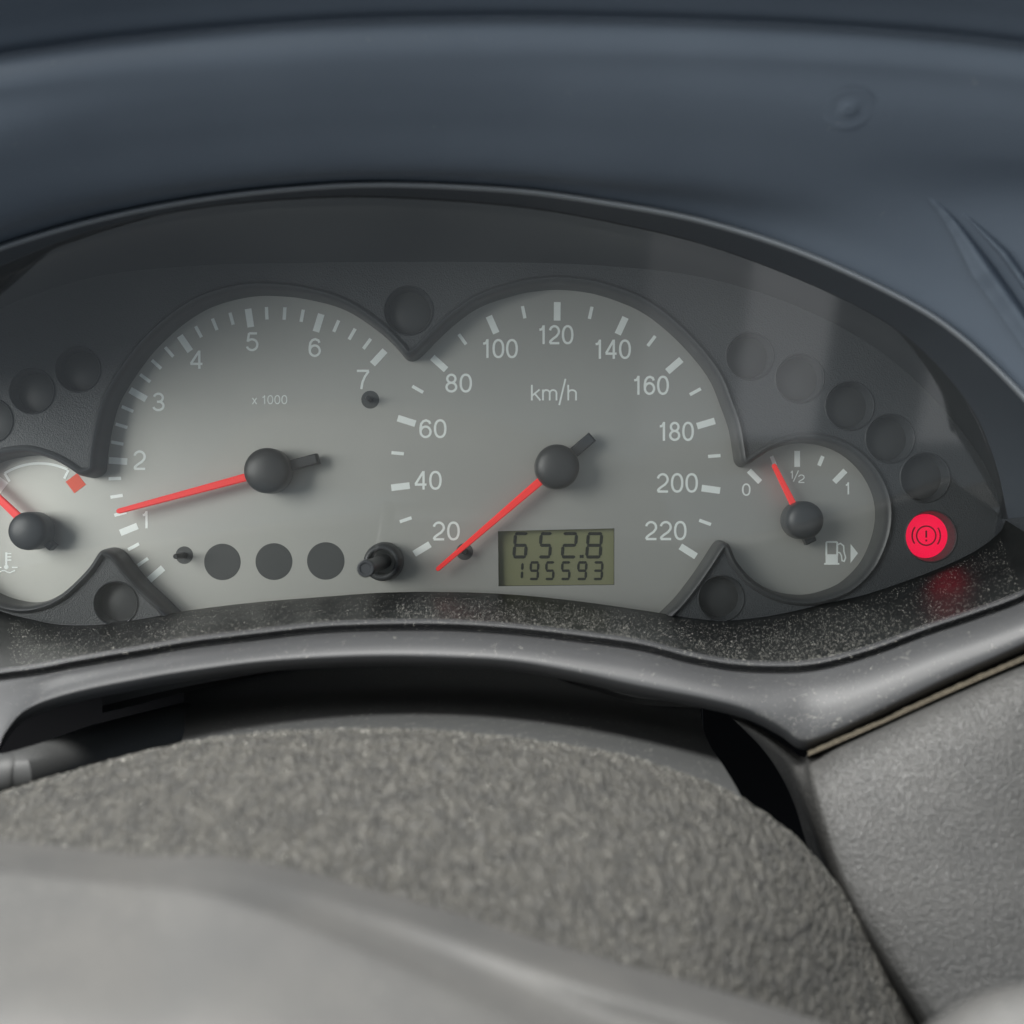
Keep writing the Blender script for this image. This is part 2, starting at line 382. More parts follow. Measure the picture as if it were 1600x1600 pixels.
# =================================================================== DIALS
OUT = [(167,735),(169,712),(175,675),(185,637),(200,607),(225,570),(250,540),(287,507),(325,483),(362,470),(400,463),(437,463),(475,467),(525,479),(562,497),(600,525),(625,550),(634,561),(642,565),(651,563),(662,555),
       (687,529),(720,500),(755,478),(806,461),(840,455),(875,453),(926,459),(978,476),(1012,494),(1047,522),(1081,557),(1109,595),(1126,636),(1138,671),(1144,705),(1147,722),(1155,730),(1164,728),(1180,717),
       (1205,703),(1242,693),(1284,697),(1318,713),(1346,741),(1363,775),(1367,809),(1360,844),(1342,881),(1311,911),(1273,926),(1242,929),(1205,922),(1170,902),(1146,875),(1135,851),(1128,845),(1121,844),(1113,850),
       (1095,878),(1071,912),(1045,943),(1010,972),(960,995),(800,1003),(640,1000),(450,1005),(340,1000),(282,954),(265,937),(237,911),(215,886),(200,866),(190,858),(179,855),(169,859),
       (155,880),(137,900),(112,922),(87,935),(57,941),(25,936),(-5,923),(-33,898),(-50,865),(-55,827),(-50,790),(-33,755),(-5,727),(25,716),(60,712),(87,718),(107,726),(125,737),(137,745),(148,747),(160,743)]
oc = np.array(OUT + OUT[:3], float)
oc = np.vstack([np.array(OUT[-3:], float), oc])
smp = cr(oc, (len(oc) - 1) * 8 + 1)[3 * 8:(3 + len(OUT)) * 8 + 1]
out_px = arclen(smp, 1101)[:-1]
out = np.stack([(out_px[:, 0] - 800) * K * 314, (800 - out_px[:, 1]) * K * 314], 1)   # mm
NO = len(out)
def offset_ring(r):
    t = np.roll(out, -1, 0) - np.roll(out, 1, 0); t /= np.linalg.norm(t, axis=1)[:, None]
    n = np.stack([-t[:, 1], t[:, 0]], 1)          # outline runs clockwise on screen -> outward
    p = out + n * r
    dd = np.sqrt(((p[:, None, :] - out[None]) ** 2).sum(2)).min(1)
    ok = dd > r * 0.985
    idx = np.where(ok)[0]
    q = p.copy()
    for k in range(2):
        ext = np.concatenate([idx, idx + NO, idx + 2 * NO]); 
        q[:, k] = np.interp(np.arange(NO) + NO, ext, np.concatenate([p[idx, k]] * 3))
    return q
def inside(poly, pts):
    x, y = pts[:, 0], pts[:, 1]; r = np.zeros(len(pts), bool); n = len(poly)
    for i in range(n):
        x1, y1 = poly[i]; x2, y2 = poly[(i + 1) % n]
        c = ((y1 > y) != (y2 > y)); 
        if y1 != y2: r ^= c & (x < (x2 - x1) * (y - y1) / (y2 - y1) + x1)
    return r
def cdt_plate(loops, keep, wv):
    pts, edges = [], []
    for lp in loops:
        o = len(pts); pts += [Vector((float(a), float(b))) for a, b in lp]
        edges += [(o + i, o + (i + 1) % len(lp)) for i in range(len(lp))]
    v, e, f, *_ = delaunay_2d_cdt(pts, edges, [], 0, 1e-5)
    v = np.array([tuple(a) for a in v]); cen = np.array([v[list(q)].mean(0) for q in f]); k = keep(cen)
    V = [(a[0] * .001, -wv * .001, a[1] * .001) for a in v]
    F = []
    for q, kk in zip(f, k):
        if kk:
            a, b, c = (v[i] for i in q[:3])
            cross = (b[0] - a[0]) * (c[1] - a[1]) - (b[1] - a[1]) * (c[0] - a[0])
            F.append(tuple(q) if cross > 0 else tuple(q[::-1]))   # face the camera (-Y)
    return V, F

ring0 = offset_ring(0.8)
lcd_px = [(778, 830), (960, 825.5), (960, 914), (779, 916)]
lcd_poly = [Q(*a) for a in lcd_px]
V, F = cdt_plate([ring0, lcd_poly], lambda c: inside(ring0, c) & ~inside(np.array(lcd_poly), c), 0.0)
dial = link_mesh('dial_face', V, F, 'dial_silver', cluster, False)

# raised rim that frames the dials, swept round the outline
prof = [(-0.15, -0.3), (0.05, 2.0), (0.3, 6.2), (0.55, 7.6), (1.0, 8.6), (1.6, 8.9), (2.1, 8.6), (2.45, 7.9), (2.6, 7.4)]
rings = [offset_ring(r) if r > 0 else out for r, _ in prof]
V = [(x * .001, -wv * .001, z * .001) for q, (_, wv) in zip(rings, prof) for x, z in q]
F = [(j * NO + i, j * NO + (i + 1) % NO, (j + 1) * NO + (i + 1) % NO, (j + 1) * NO + i) for j in range(len(prof) - 1) for i in range(NO)]
link_mesh('dial_rim', V, F, 'rim_plastic', cluster, True, 50)

# warning lights: (px, py, r) at the mask plane
MD = 306.0
LIGHTS = [(121,577,35),(49,611,35),(-16,657,35),(638,485,38),(1172,556,37),(1250,591,38),(1328,634,38),(1391,685,38),(1446,746,38.5),(1455,838,40),(1127,935,35.5),(180,943,34)]
holes = [circle(*Q(px, py, MD), r * K * MD, 40) for px, py, r in LIGHTS]
ringP = offset_ring(2.55)
mbx = [Q(a, b, MD) for a, b in [(-330, 250), (1720, 250), (1720, 1080), (-330, 1080)]]
def keep_mask(c):
    k = ~inside(ringP, c)
    for h in holes: k &= ~inside(np.array(h), c)
    return k
V, F = cdt_plate([mbx, ringP] + holes, keep_mask, 7.5)
# only the part of the plate inside the shroud is kept
lim = np.vstack([mt, f0[::-1]]); limw = np.stack([(lim[:, 0] - 800) * K * MD, (800 - lim[:, 1]) * K * MD], 1)
link_mesh('mask_plate', V, F, 'mask_plastic', cluster, False)

def brake_symbol(cx, cy, d, wv):
    u = K * d; c = Q(cx, cy, d); pc = []
    pc.append(ribbon(circle(c[0], c[1], 15.0 * u, 40), 2.2 * u, wv, True))
    for s in (0, 180):
        pc.append(ribbon([(c[0] + 22 * u * math.cos(math.radians(s + a)), c[1] + 22 * u * math.sin(math.radians(s + a))) for a in range(-38, 39, 6)], 2.2 * u, wv + .01))
    pc.append(ribbon([(c[0], c[1] + 8 * u), (c[0], c[1] - 3 * u)], 2.8 * u, wv + .02))
    pc.append(ribbon([(c[0], c[1] - 6 * u), (c[0], c[1] - 9 * u)], 2.8 * u, wv + .03))
    return joined(pc)
for i, (px, py, r) in enumerate(LIGHTS):
    c = Q(px, py, MD); rr = r * K * MD
    lit = i == 9
    e = part_empty('warning_light', Vector((c[0] * .001, -.0075, c[1] * .001)), cluster)
    V, F = lathe(c[0], c[1], [(rr + .30, 7.4), (rr + .24, 7.75), (rr + .02, 7.95), (rr - .15, 7.75), (rr - .30, 7.0), (rr * .87, 3.75), (rr * .86, 3.6)], 56, False)
    link_mesh('rim', V, F, 'mask_plastic', e, True, 60)
    V, F = lathe(c[0], c[1], [(rr * .87, 3.6), (rr * .87, 3.75), (rr * .84, 3.85), (.01, 3.85)], 56, True)
    dk = link_mesh('lens', V, F, 'red_lamp' if lit else 'light_lens', e, True, 40)
    if lit:
        e['label'] = 'lit red brake warning light'
        V, F = brake_symbol(1447, 837, 310.2, 3.92)
        link_mesh('brake_symbol', V, F, 'lamp_ink', e, False)

# ---- tick marks
def tick_mesh(name, length, width):
    v, f = flat([(-width / 2, -length), (width / 2, -length), (width / 2, 0), (-width / 2, 0)], 0.0, 0.07)
    me = bpy.data.meshes.new(name); me.from_pydata(v, [], f); me.materials.append(MATS['dial_print']); return me
U = K * 314
T_MAJ = tick_mesh('tick_mark', 29 * U, 10.5 * U); T_MIN = tick_mesh('tick_mark', 19.5 * U, 5.2 * U)
T_FMAJ = tick_mesh('tick_mark', 25 * U, 8.8 * U); T_FMIN = tick_mesh('tick_mark', 16 * U, 6.0 * U)
def tick(me, cx, cy, R, ang):
    c = Q(cx, cy); a = math.radians(ang)
    o = bpy.data.objects.new('tick_mark', me); COL.objects.link(o)
    o.location = ((c[0] + R * U * math.sin(a)) * .001, 0, (c[1] + R * U * math.cos(a)) * .001)
    o.rotation_euler = (0, a, 0)
    loc = o.location.copy(); attach(o, dial)
SC = (868.5, 731); STEP = 24.35
for i in range(11):
    tick(T_MAJ, *SC, 259, .5 + (i - 5) * STEP)
    if i < 10: tick(T_MIN, *SC, 258, .5 + (i - 4.5) * STEP)
TC = (427, 737); TS = 25.75
for q in range(-27, 9):                       # quarter steps from "5"; 7 is +8
    n = 20 + q
    if n < 1: continue
    a = -8.8 + q * TS / 4
    tick(T_MAJ if (n % 4 == 0 or n == 1) else T_MIN, *TC, 257.5, a)
FC = (1245.5, 812)
for a, m in ((-44.5, T_FMAJ), (-22, T_FMIN), (0, T_FMAJ), (22, T_FMIN), (44.5, T_FMAJ)):
    tick(m, *FC, 107.5 if m is T_FMAJ else 107, a)

# ---- numerals and words
NUM = [('20',697,829.6,43,29),('40',668.7,750.5,43,29),('60',676.3,669.8,43,29),('80',716.5,598.6,42,29),('100',780.6,544.7,57,29.5),('120',868,523,56,29.5),('140',956.7,545.7,58,30),
       ('160',1016.5,602,57,29.5),('180',1056,674,56,29.5),('200',1058,754.5,65,30),('220',1040,829,65.5,29.5),
       ('5',394,534,20,29),('6',491.7,543,20,29),('7',567,593,21,30),('4',307,562,21,28.5),('3',247.5,628,20,28.5),('2',218,719,20.5,30),('1',227,812,13,27),
       ('0',1166,765,13.5,19),('1',1324,763,9,19)]
for s, x, y, wd, ht in NUM:
    V, F = text_mesh(s, x, y, wd, ht, 3.7 if ht > 25 else 2.5, gap=.09)
    link_mesh('numeral', V, F, 'dial_print', dial, False)
V, F = text_mesh('km/h', 865.5, 613.5, 73, 24.5, 2.8, gap=.07); link_mesh('speed_unit', V, F, 'dial_print', dial, False)
V, F = text_mesh('x 1000', 421.5, 624.5, 55, 14, 1.7, gap=.10); link_mesh('multiplier_print', V, F, 'dial_print', dial, False)
pc = [text_mesh('1', 1237, 741.5, 6, 12.5, 1.7), text_mesh('2', 1252, 748, 11, 13, 1.7, w0=.09)]
pc.append(ribbon([Q(1239.5, 752.5), Q(1247.5, 735)], 1.6 * U, .12))
V, F = joined(pc); link_mesh('half_numeral', V, F, 'dial_print', dial, False)

# fuel pump symbol with side arrow
pc = [flat([Q(1290, 866), Q(1309, 866), Q(1309, 880), Q(1290, 880)], 0, .07),
      ribbon([Q(1291, 868), Q(1291, 848), Q(1292.5, 846.8), Q(1306.5, 846.8), Q(1308, 848), Q(1308, 868)], 3 * U, .08),
      ribbon([Q(1287.5, 881), Q(1311.5, 881)], 2.6 * U, .1),
      ribbon([Q(1309, 851), Q(1313, 849), Q(1318, 853), Q(1318.5, 862), Q(1321, 871), Q(1319, 877), Q(1315.5, 876), Q(1314.5, 868), Q(1312, 863.5), Q(1309, 863)], 2.2 * U, .12),
      flat([Q(1329, 850), Q(1340.5, 864.5), Q(1329, 879.5)], 0, .07)]
V, F = joined(pc); link_mesh('fuel_pump_symbol', V, F, 'dial_print', dial, False)
# temperature gauge print
TP = (62, 827)
arcp = [Q(TP[0] + 103 * math.sin(math.radians(a)), TP[1] - 103 * math.cos(math.radians(a))) for a in range(-32, 27, 3)]
pc = [ribbon(arcp, 4 * U, .07)]
for a in (-32, 26):
    pc.append(ribbon([Q(TP[0] + 103 * math.sin(math.radians(a)), TP[1] - 103 * math.cos(math.radians(a))), Q(TP[0] + 88 * math.sin(math.radians(a)), TP[1] - 88 * math.cos(math.radians(a)))], 4 * U, .09))
V, F = joined(pc); link_mesh('temperature_arc', V, F, 'dial_print', dial, False)
def sq(cx, cy, s, a):
    return [Q(cx + s * math.cos(math.radians(a + 90 * k)), cy - s * math.sin(math.radians(a + 90 * k))) for k in range(4)]
V, F = flat(sq(118.5, 755, 16.0, 82), 0, .07); link_mesh('hot_zone_mark', V, F, 'red_print', dial, False)
V, F = flat(sq(-4, 757, 17, 98), 0, .07); link_mesh('cold_zone_mark', V, F, 'dial_print', dial, False)
def wave(y): return [Q(-8 + 4 * i, y + 1.8 * math.sin(i * 1.35)) for i in range(9)]
pc = [ribbon([Q(10, 863), Q(10, 884)], 3.2 * U, .07), flat(circle(*Q(10, 886), 3.6 * U, 16), 0, .09)]
pc += [ribbon([Q(10, y), Q(18, y)], 1.8 * U, .11 + .01 * k) for k, y in enumerate((865, 870, 875))]
pc += [ribbon([Q(a, 886.5), Q(b, 886.5)], 2 * U, .15) for a, b in ((-6, 3), (19, 28))] + [ribbon(wave(893), 2 * U, .16)]
V, F = joined(pc); link_mesh('coolant_symbol', V, F, 'dial_print', dial, False)

# ---- dark unlit windows printed on the tachometer
for x, y, r in ((347.5, 878, 28.2), (428, 877.5, 28.5), (509, 876.5, 29)):
    c = Q(x, y); V, F = lathe(c[0], c[1], [(r * U + .06, .0), (r * U, .10), (.01, .10)], 56)
    link_mesh('indicator_window', V, F, 'print_dark', dial, False)
# ---- needle stop pins
for x, y, h, hr in ((288, 867.5, 8.5, 13.5), (578.5, 624.5, 5, 13.8), (726, 862, 5, 13)):
    c = Q(x, y)
    e = part_empty('stop_pin', Vector((c[0] * .001, 0, c[1] * .001)), cluster)
    V, F = lathe(c[0], c[1], [(hr * U + .05, 0), (hr * U, .09), (.01, .09)], 36); link_mesh('pin_hole', V, F, 'print_dark', e, False)
    V, F = lathe(c[0], c[1], [(.85, .1), (.75, h - .4), (.55, h), (.01, h)], 20); link_mesh('pin', V, F, 'pin_black', e, True, 50)

# ---- odometer display
lcd = part_empty('odometer_display', P(869, 871, 314), cluster)
wl = [(-.4, 1.0)]
v = [(x * .001, 0, z * .001) for x, z in lcd_poly] + [(x * .001, .0022, z * .001) for x, z in lcd_poly]
link_mesh('recess_wall', v, [((i + 1) % 4, i, 4 + i, 4 + (i + 1) % 4) for i in range(4)], 'mask_plastic', lcd, False)
sc_ = 1.02; cx_ = sum(p[0] for p in lcd_poly) / 4; cz_ = sum(p[1] for p in lcd_poly) / 4
pl = [(cx_ + (x - cx_) * sc_, cz_ + (z - cz_) * sc_) for x, z in lcd_poly][::-1]
V, F = flat(pl, -2.6, -2.1); link_mesh('screen', V, F, 'lcd_green', lcd, False)
fr_pts = [(774, 826), (963.5, 821.5), (964, 917.5), (775, 920)]
V, F = ribbon([Q(*a) for a in fr_pts], 1.6 * U, .05, True); link_mesh('frame', V, F, 'dial_silver', lcd, False)
SEG = {'0': 'abcdef', '1': 'bc', '2': 'abged', '3': 'abgcd', '5': 'afgcd', '6': 'afgedc', '8': 'abcdefg', '9': 'abcdfg'}
LD = 316.0
def digit(ch, x0, y0, x1, y1, t, slant):
    out_ = []; ym = (y0 + y1) / 2; gp = t * .16
    def pt(x, y): return Q(x + slant * (y1 - y) / (y1 - y0), y, LD)
    def hseg(y, k):
        return [pt(x0 + gp + t * .1, y), pt(x0 + t * .6 + gp, y - t / 2 * k[0]), pt(x1 - t * .6 - gp, y - t / 2 * k[0]), pt(x1 - gp - t * .1, y), pt(x1 - t * .7 - gp, y + t / 2 * k[1]), pt(x0 + t * .7 + gp, y + t / 2 * k[1])]
    def vseg(x, a, b):
        return [pt(x, a + gp), pt(x + t / 2, a + t * .55 + gp), pt(x + t / 2, b - t * .55 - gp), pt(x, b - gp), pt(x - t / 2, b - t * .55 - gp), pt(x - t / 2, a + t * .55 + gp)]
    h = t / 2
    s = {'a': hseg(y0 + h, (1, 1)), 'g': hseg(ym, (1, 1)), 'd': hseg(y1 - h, (1, 1)), 'f': vseg(x0 + h, y0 + h, ym), 'b': vseg(x1 - h, y0 + h, ym), 'e': vseg(x0 + h, ym, y1 - h), 'c': vseg(x1 - h, ym, y1 - h)}
    if ch == '1':
        return [vseg(x0 + h, y0 + 2, ym), vseg(x0 + h, ym, y1 - 2)]
    return [s[c] for c in SEG[ch]]
def add_digit(polys):
    V, F = joined([flat(p[::1], -2.05, -2.0) for p in polys]); link_mesh('digit', V, F, 'lcd_ink', lcd, False)
def zz(x, y): return (640 + x * .2875, 700 + y * .2875)
for ch, xa, xb in (('6', 557, 637), ('5', 697, 769), ('2', 820, 906), ('8', 953, 1043)):
    a = zz(xa, 457); b = zz(xb, 601); add_digit(digit(ch, a[0], a[1], b[0], b[1], 5.0, 3.0))
a = zz(924, 581); b = zz(946, 598); add_digit([[Q(a[0], a[1], LD), Q(b[0], a[1], LD), Q(b[0], b[1], LD), Q(a[0], b[1], LD)]])
for ch, xa, xb in (('1', 602, 618), ('9', 648, 702), ('5', 733, 786), ('5', 819, 873), ('9', 907, 963), ('3', 995, 1050)):
    a = zz(xa, 615); b = zz(xb, 719); add_digit(digit(ch, a[0], a[1], b[0], b[1], 4.0, 1.5))

# ---- needles
def needle(name_label, pivot, hub_r, hub_h, tip, tail, w_base, w_tip, tail_w, flip_tail=False):
    """pivot: px at the dial plane; tip / tail: px of the pointer ends (at needle height)"""
    c = Q(*pivot); e = part_empty('gauge_needle', Vector((c[0] * .001, 0, c[1] * .001)), cluster)
    if name_label: e['label'] = name_label
    zn = 5.6; t = Q(*tip, 314 - zn)
    dv = Vector((t[0] - c[0], t[1] - c[1])); ln = dv.length; dv.normalize(); nv = Vector((-dv.y, dv.x))
    def pt(a, b): return (c[0] + dv.x * a + nv.x * b, c[1] + dv.y * a + nv.y * b)
    hb, ht = w_base * U / 2, w_tip * U / 2
    # pointer with a small chamfer along its edges
    s0 = hub_r * .6
    secs = [(s0, hb), (ln - ht * .8, ht), (ln, ht * .55)]
    V, F = [], []
    for a, h in secs:
        for b, wv in ((-h, zn - .9), (-h, zn - .25), (-h * .72, zn), (h * .72, zn), (h, zn - .25), (h, zn - .9)):
            x, z = pt(a, b); V.append((x * .001, -wv * .001, z * .001))
    for j in range(2):
        for i in range(5): F.append((j * 6 + i, (j + 1) * 6 + i, (j + 1) * 6 + i + 1, j * 6 + i + 1))
    F.append((12, 13, 14, 15, 16, 17))
    link_mesh('pointer', V, F, 'needle_red', e, False)
    r, h = hub_r, hub_h
    V, F = lathe(c[0], c[1], [(r * .80, 1.6), (r * .96, 2.2), (r, 3.0), (r, h - 3.2), (r * .985, h - 2.3), (r * .93, h - 1.5), (r * .80, h - .85), (r * .55, h - .35), (r * .28, h - .08), (.01, h)], 64)
    link_mesh('hub_cap', V, F, 'hub_black', e, True, 60)
    V, F = lathe(c[0], c[1], [(2.2, 0), (2.2, 1.8)], 24, False); link_mesh('spindle', V, F, 'pin_black', e)
    # counterweight tail
    t2 = Q(*tail, 314 - 5.0); tv = Vector((t2[0] - c[0], t2[1] - c[1])); tl = tv.length; tv.normalize(); tn = Vector((-tv.y, tv.x)); hw = tail_w * U / 2
    def p2(a, b): return (c[0] + tv.x * a + tn.x * b, c[1] + tv.y * a + tn.y * b)
    sec = [(-hw, 2.0), (-hw, 4.9), (-hw * .8, 5.3), (hw * .8, 5.3), (hw, 4.9), (hw, 2.0)]
    V, F = [], []
    for a in (r * .5, tl - .5, tl):
        for b, wv in sec:
            x, z = p2(a, b); wv2 = wv - (.5 if a == tl else 0)
            V.append((x * .001, -wv2 * .001, z * .001))
    for j in range(2):
        for i in range(5): F.append((j * 6 + i, (j + 1) * 6 + i, (j + 1) * 6 + i + 1, j * 6 + i + 1))
    F.append((12, 13, 14, 15, 16, 17))
    link_mesh('counterweight', V, F, 'hub_black', e, False)
needle('speedometer needle resting below 20', SC, 6.2, 11.0, (682, 891), (926, 682), 13, 7.0, 17)
needle('tachometer needle pointing just above 1', TC, 6.3, 11.0, (182, 799.5), (496, 716), 12.5, 8, 16)
needle('fuel needle at the quarter mark', (1244.5, 812.5), 5.3, 11.0, (1209, 725), (1269, 848), 10.5, 7.0, 17)
needle('temperature needle pointing up and left', (64, 829), 5.3, 11.0, (-38, 745), (80, 856), 13, 9, 12)

# ---- trip reset knob that sticks out through the cover
kb = Q(601, 877)
kn = part_empty('reset_knob', Vector((kb[0] * .001, 0, kb[1] * .001)), cluster)
V, F = lathe(kb[0], kb[1], [(5.5, 0), (5.4, 4), (5.15, 6.5), (4.6, 7.4), (3.9, 7.5), (3.5, 7.0), (3.4, 3), (3.3, .5)], 48, False); link_mesh('collar', V, F, 'rim_plastic', kn, True, 60)
V, F = lathe(kb[0], kb[1], [(2.0, .3), (1.95, 36), (2.1, 36.5), (2.2, 38), (2.2, 40.4), (1.95, 41), (1.5, 41.0), (1.35, 40.7), (.01, 40.7)], 40); link_mesh('stem', V, F, 'hub_black', kn, True, 40)

# ---- clear cover, leaning out at the top
tp = arclen(r0, 161)[2:-3]; bt = arclen(f0, 161)[2:-3]
rows_l = []
for t in np.linspace(0, 1, 25):
    q = tp * (1 - t) + bt * t
    rows_l.append(D(q, lens_d(q[:, 1])))
loft('clear_cover', rows_l, 'clear_lens', cluster, 1, False, 80)

# =================================================================== LOWER DASHBOARD
# column shroud hidden in the shade under the trim
sx = np.linspace(288, 1096, 90)
def shroud_row(y_c, sag, d, dx0=0, dx1=0):
    x = np.interp(sx, [288, 1096], [288 + dx0, 1096 + dx1])
    t = (x - 650) / 450
    return np.stack([x, y_c + sag * t * t, np.full_like(x, d)], 1)
shroud = thing('steering_column_shroud', 'dusty black shroud in the shade between the trim and the wheel column', 'shroud', P(690, 1150, 280))
_, shroudV = loft('shroud_shell', [shroud_row(1000, 10, 300), shroud_row(1060, 25, 297), shroud_row(1085, 40, 290, 0, 0), shroud_row(1104, 56, 272, 0, 12), shroud_row(1120, 68, 256, -6, 35), shroud_row(1142, 78, 246, -12, 60), shroud_row(1180, 90, 240, -20, 90), shroud_row(1250, 110, 236, -30, 120)], 'column_plastic', shroud, 6, False, 60)
loft('side_cheek', [[(1096, 1000, 300), (1096, 1100, 297), (1098, 1180, 290)], [(1098, 1000, 318), (1098, 1100, 318), (1100, 1180, 318)]], 'column_plastic', shroud, 1, True)
loft('side_cheek', [[(288, 1000, 300), (289, 1100, 297), (290, 1190, 288)], [(290, 1000, 318), (291, 1100, 318), (291, 1190, 318)]], 'column_plastic', shroud, 1, False)
# thin lips of the trim's underside
for top in ([(160, 1103, 286), (230, 1086, 286), (320, 1067, 286), (430, 1048, 286)], [(850, 1052, 286), (930, 1072, 286), (1000, 1091, 286), (1095, 1096, 286)]):
    tpc = cr(top, 30); th = np.interp(np.arange(30), [0, 8, 29], [11, 12, 3] if top[0][0] < 500 else [2, 8, 10])
    low = tpc.copy(); low[:, 1] += th; low[:, 2] -= 2; up = tpc.copy(); up[:, 1] -= 30; bk = low.copy(); bk[:, 2] += 14
    loft('under_lip', [up, tpc, low, bk], 'column_plastic', bezel, 1)

# steering column cowl: grained, dusty, rising towards the camera
EDGE = [(-220,1335),(-100,1280),(0,1240),(100,1208),(200,1180),(300,1158),(400,1145),(500,1139),(600,1138),(700,1142),(800,1152),(900,1166),(1000,1186),(1080,1212),(1150,1242),(1215,1285),(1262,1326),(1302,1374),(1340,1432),(1375,1495),(1412,1562),(1450,1635),(1490,1720)]
ed = arclen(cr(EDGE, 400), 520)
def cowl_row(s):
    x = ed[:, 0] + s * (560 - ed[:, 0]) * .62; y = ed[:, 1] + s * (1860 - ed[:, 1])
    return np.stack([x, y, np.full(len(ed), 234 - 84 * s ** .72)], 1)
back_rows = [np.stack([ed[:, 0] * .985 + 9, ed[:, 1] + 34, np.full(len(ed), 245.)], 1), np.stack([ed[:, 0], ed[:, 1] + 7, np.full(len(ed), 238.)], 1)]
cr_rows = back_rows + [cowl_row(s) for s in (0, .012, .03, .06, .1, .16, .24, .34, .46, .6, .78, 1)]
def cowl_disp(Vg, R):
    m, n, _ = Vg.shape
    du = np.gradient(Vg, axis=1); dv = np.gradient(Vg, axis=0); nn = np.cross(du, dv); nn /= (np.linalg.norm(nn, axis=2)[..., None] + 1e-12)
    o = Vg.copy()
    for j in range(m):
        for i in range(n):
            p = Vector(Vg[j, i])
            h = noise.noise(p * 260) * .00032 + noise.noise(p * 620) * .00022 + noise.noise(p * 1300) * .00010
            o[j, i] += nn[j, i] * h
    return o
cowl, cowlV = loft('steering_column_cowl', cr_rows, 'cowl_plastic', None, 11, False, 0, cowl_disp)
tag(cowl, 'grey grained plastic cowl arching in front of the black shroud', 'column cowl')

# steering wheel: pad with raised edge in the near foreground, right spoke
wheel = thing('steering_wheel', 'out of focus grey steering wheel pad with a raised edge in the foreground', 'steering wheel', P(600, 1600, 140))
PE = [(-300,1285),(-150,1300),(0,1313),(120,1326),(230,1338),(330,1338),(430,1353),(560,1385),(700,1424),(850,1472),(1000,1514),(1150,1556),(1300,1604),(1450,1660)]
pe = arclen(cr(PE, 300), 200)
fx = np.clip((pe[:, 0] - 250) / 700, 0.0, 1)
def pr(off, bump=0., sc=True):
    o = off * (.35 + .65 * fx) if sc else np.full(len(pe), float(off))
    return np.stack([pe[:, 0], pe[:, 1] + o, 166 - 22 * (1 - np.exp(-np.maximum(o, 0) / 60)) - .06 * o + bump * fx], 1)
back1 = pr(60); back1[:, 2] = 190; back2 = pr(10); back2[:, 2] = 174
pad_rows = [back1, back2, pr(-1), pr(14, -1.2), pr(34, -2.4), pr(52, -2.2), pr(70, .4), pr(88, 2.8), pr(110, 3.4), pr(140, 2.4), pr(175, 1.0), pr(240, 0, False), pr(360, 0, False), pr(580, 0, False)]
loft('airbag_pad', pad_rows, 'wheel_plastic', wheel, 5, False, 80)
SPK = [[(1380,1660,165),(1440,1618,165),(1500,1580,165),(1580,1552,165),(1700,1535,165),(1950,1525,165),(2300,1540,165)], [(1390,1648,156),(1445,1605,156),(1505,1566,156),(1585,1538,156),(1700,1522,156),(1950,1515,156),(2300,1530,156)],
       [(1400,1660,148),(1455,1622,148),(1515,1588,148),(1590,1562,148),(1700,1548,148),(1950,1540,148),(2300,1560,148)], [(1420,1760,140),(1480,1740,140),(1540,1720,140),(1610,1700,140),(1700,1690,140),(1950,1700,140),(2300,1720,140)]]
loft('spoke', [cr(a, 60) for a in SPK], 'wheel_plastic', wheel, 6, False, 80)

# grained dashboard panel right of the column
panel = thing('lower_dashboard', 'grained black dashboard panel at lower right below the trim', 'dashboard', P(1450, 1350, 245))
LE = cr([(1266,1184),(1274,1230),(1290,1290),(1312,1360),(1345,1430),(1390,1505),(1440,1580),(1500,1680)], 90)
dl = 252 - 30 * np.linspace(0, 1, 90) ** .55
IN = cr([(1140,1118),(1188,1166),(1218,1208),(1241,1256),(1260,1316),(1290,1400),(1340,1490),(1420,1600)], 90)
TR = cr([(1900, 905), (1900, 1000), (1900, 1150), (1900, 1300), (1900, 1400), (1900, 1520), (1900, 1650), (1900, 1800)], 90)
cols = [D(IN, dl + 30), D(IN * .6 + LE * .4, dl + 20), D(LE, dl + 7, -16, 2), D(LE, dl + 2.0, -4, 0), D(LE, dl + .3, 10, -2)]
for t in (.06, .12, .2, .3, .45, .65, 1.0):
    cols.append(D(LE * (1 - t) + TR * t, dl - 3 * math.sin(math.pi * min(1, t * 1.4)) ))
C_ = np.transpose(np.array(cols), (0, 1, 2))
top_roll = C_[:, :1].copy(); top_roll[..., 2] += 9; top_roll[..., 1] -= 5
top_roll2 = C_[:, :1].copy(); top_roll2[..., 2] += 2; top_roll2[..., 1] -= 5
C_ = np.concatenate([top_roll, top_roll2, C_], 1)
loft('panel_skin', list(C_), 'leather_plastic', panel, 6, True, 60)
seam = cr([(1262,1180),(1300,1164),(1375,1131),(1487,1080),(1600,1031),(1760,962)], 160); jit = np.array([[0, noise.noise(Vector((i * .31, 0, 0))) * 2.2 + noise.noise(Vector((i * .07, 5, 0))) * 2.5] for i in range(160)])
loft('felt_seam', [D(seam, 262, 0, -15), D(seam + jit, 249.5, 0, -4.5), D(seam + jit * .5, 248.2, 0, -1), D(seam, 248.2, 0, 2), D(seam, 254, 0, 6)], 'felt_tan', panel, 3)

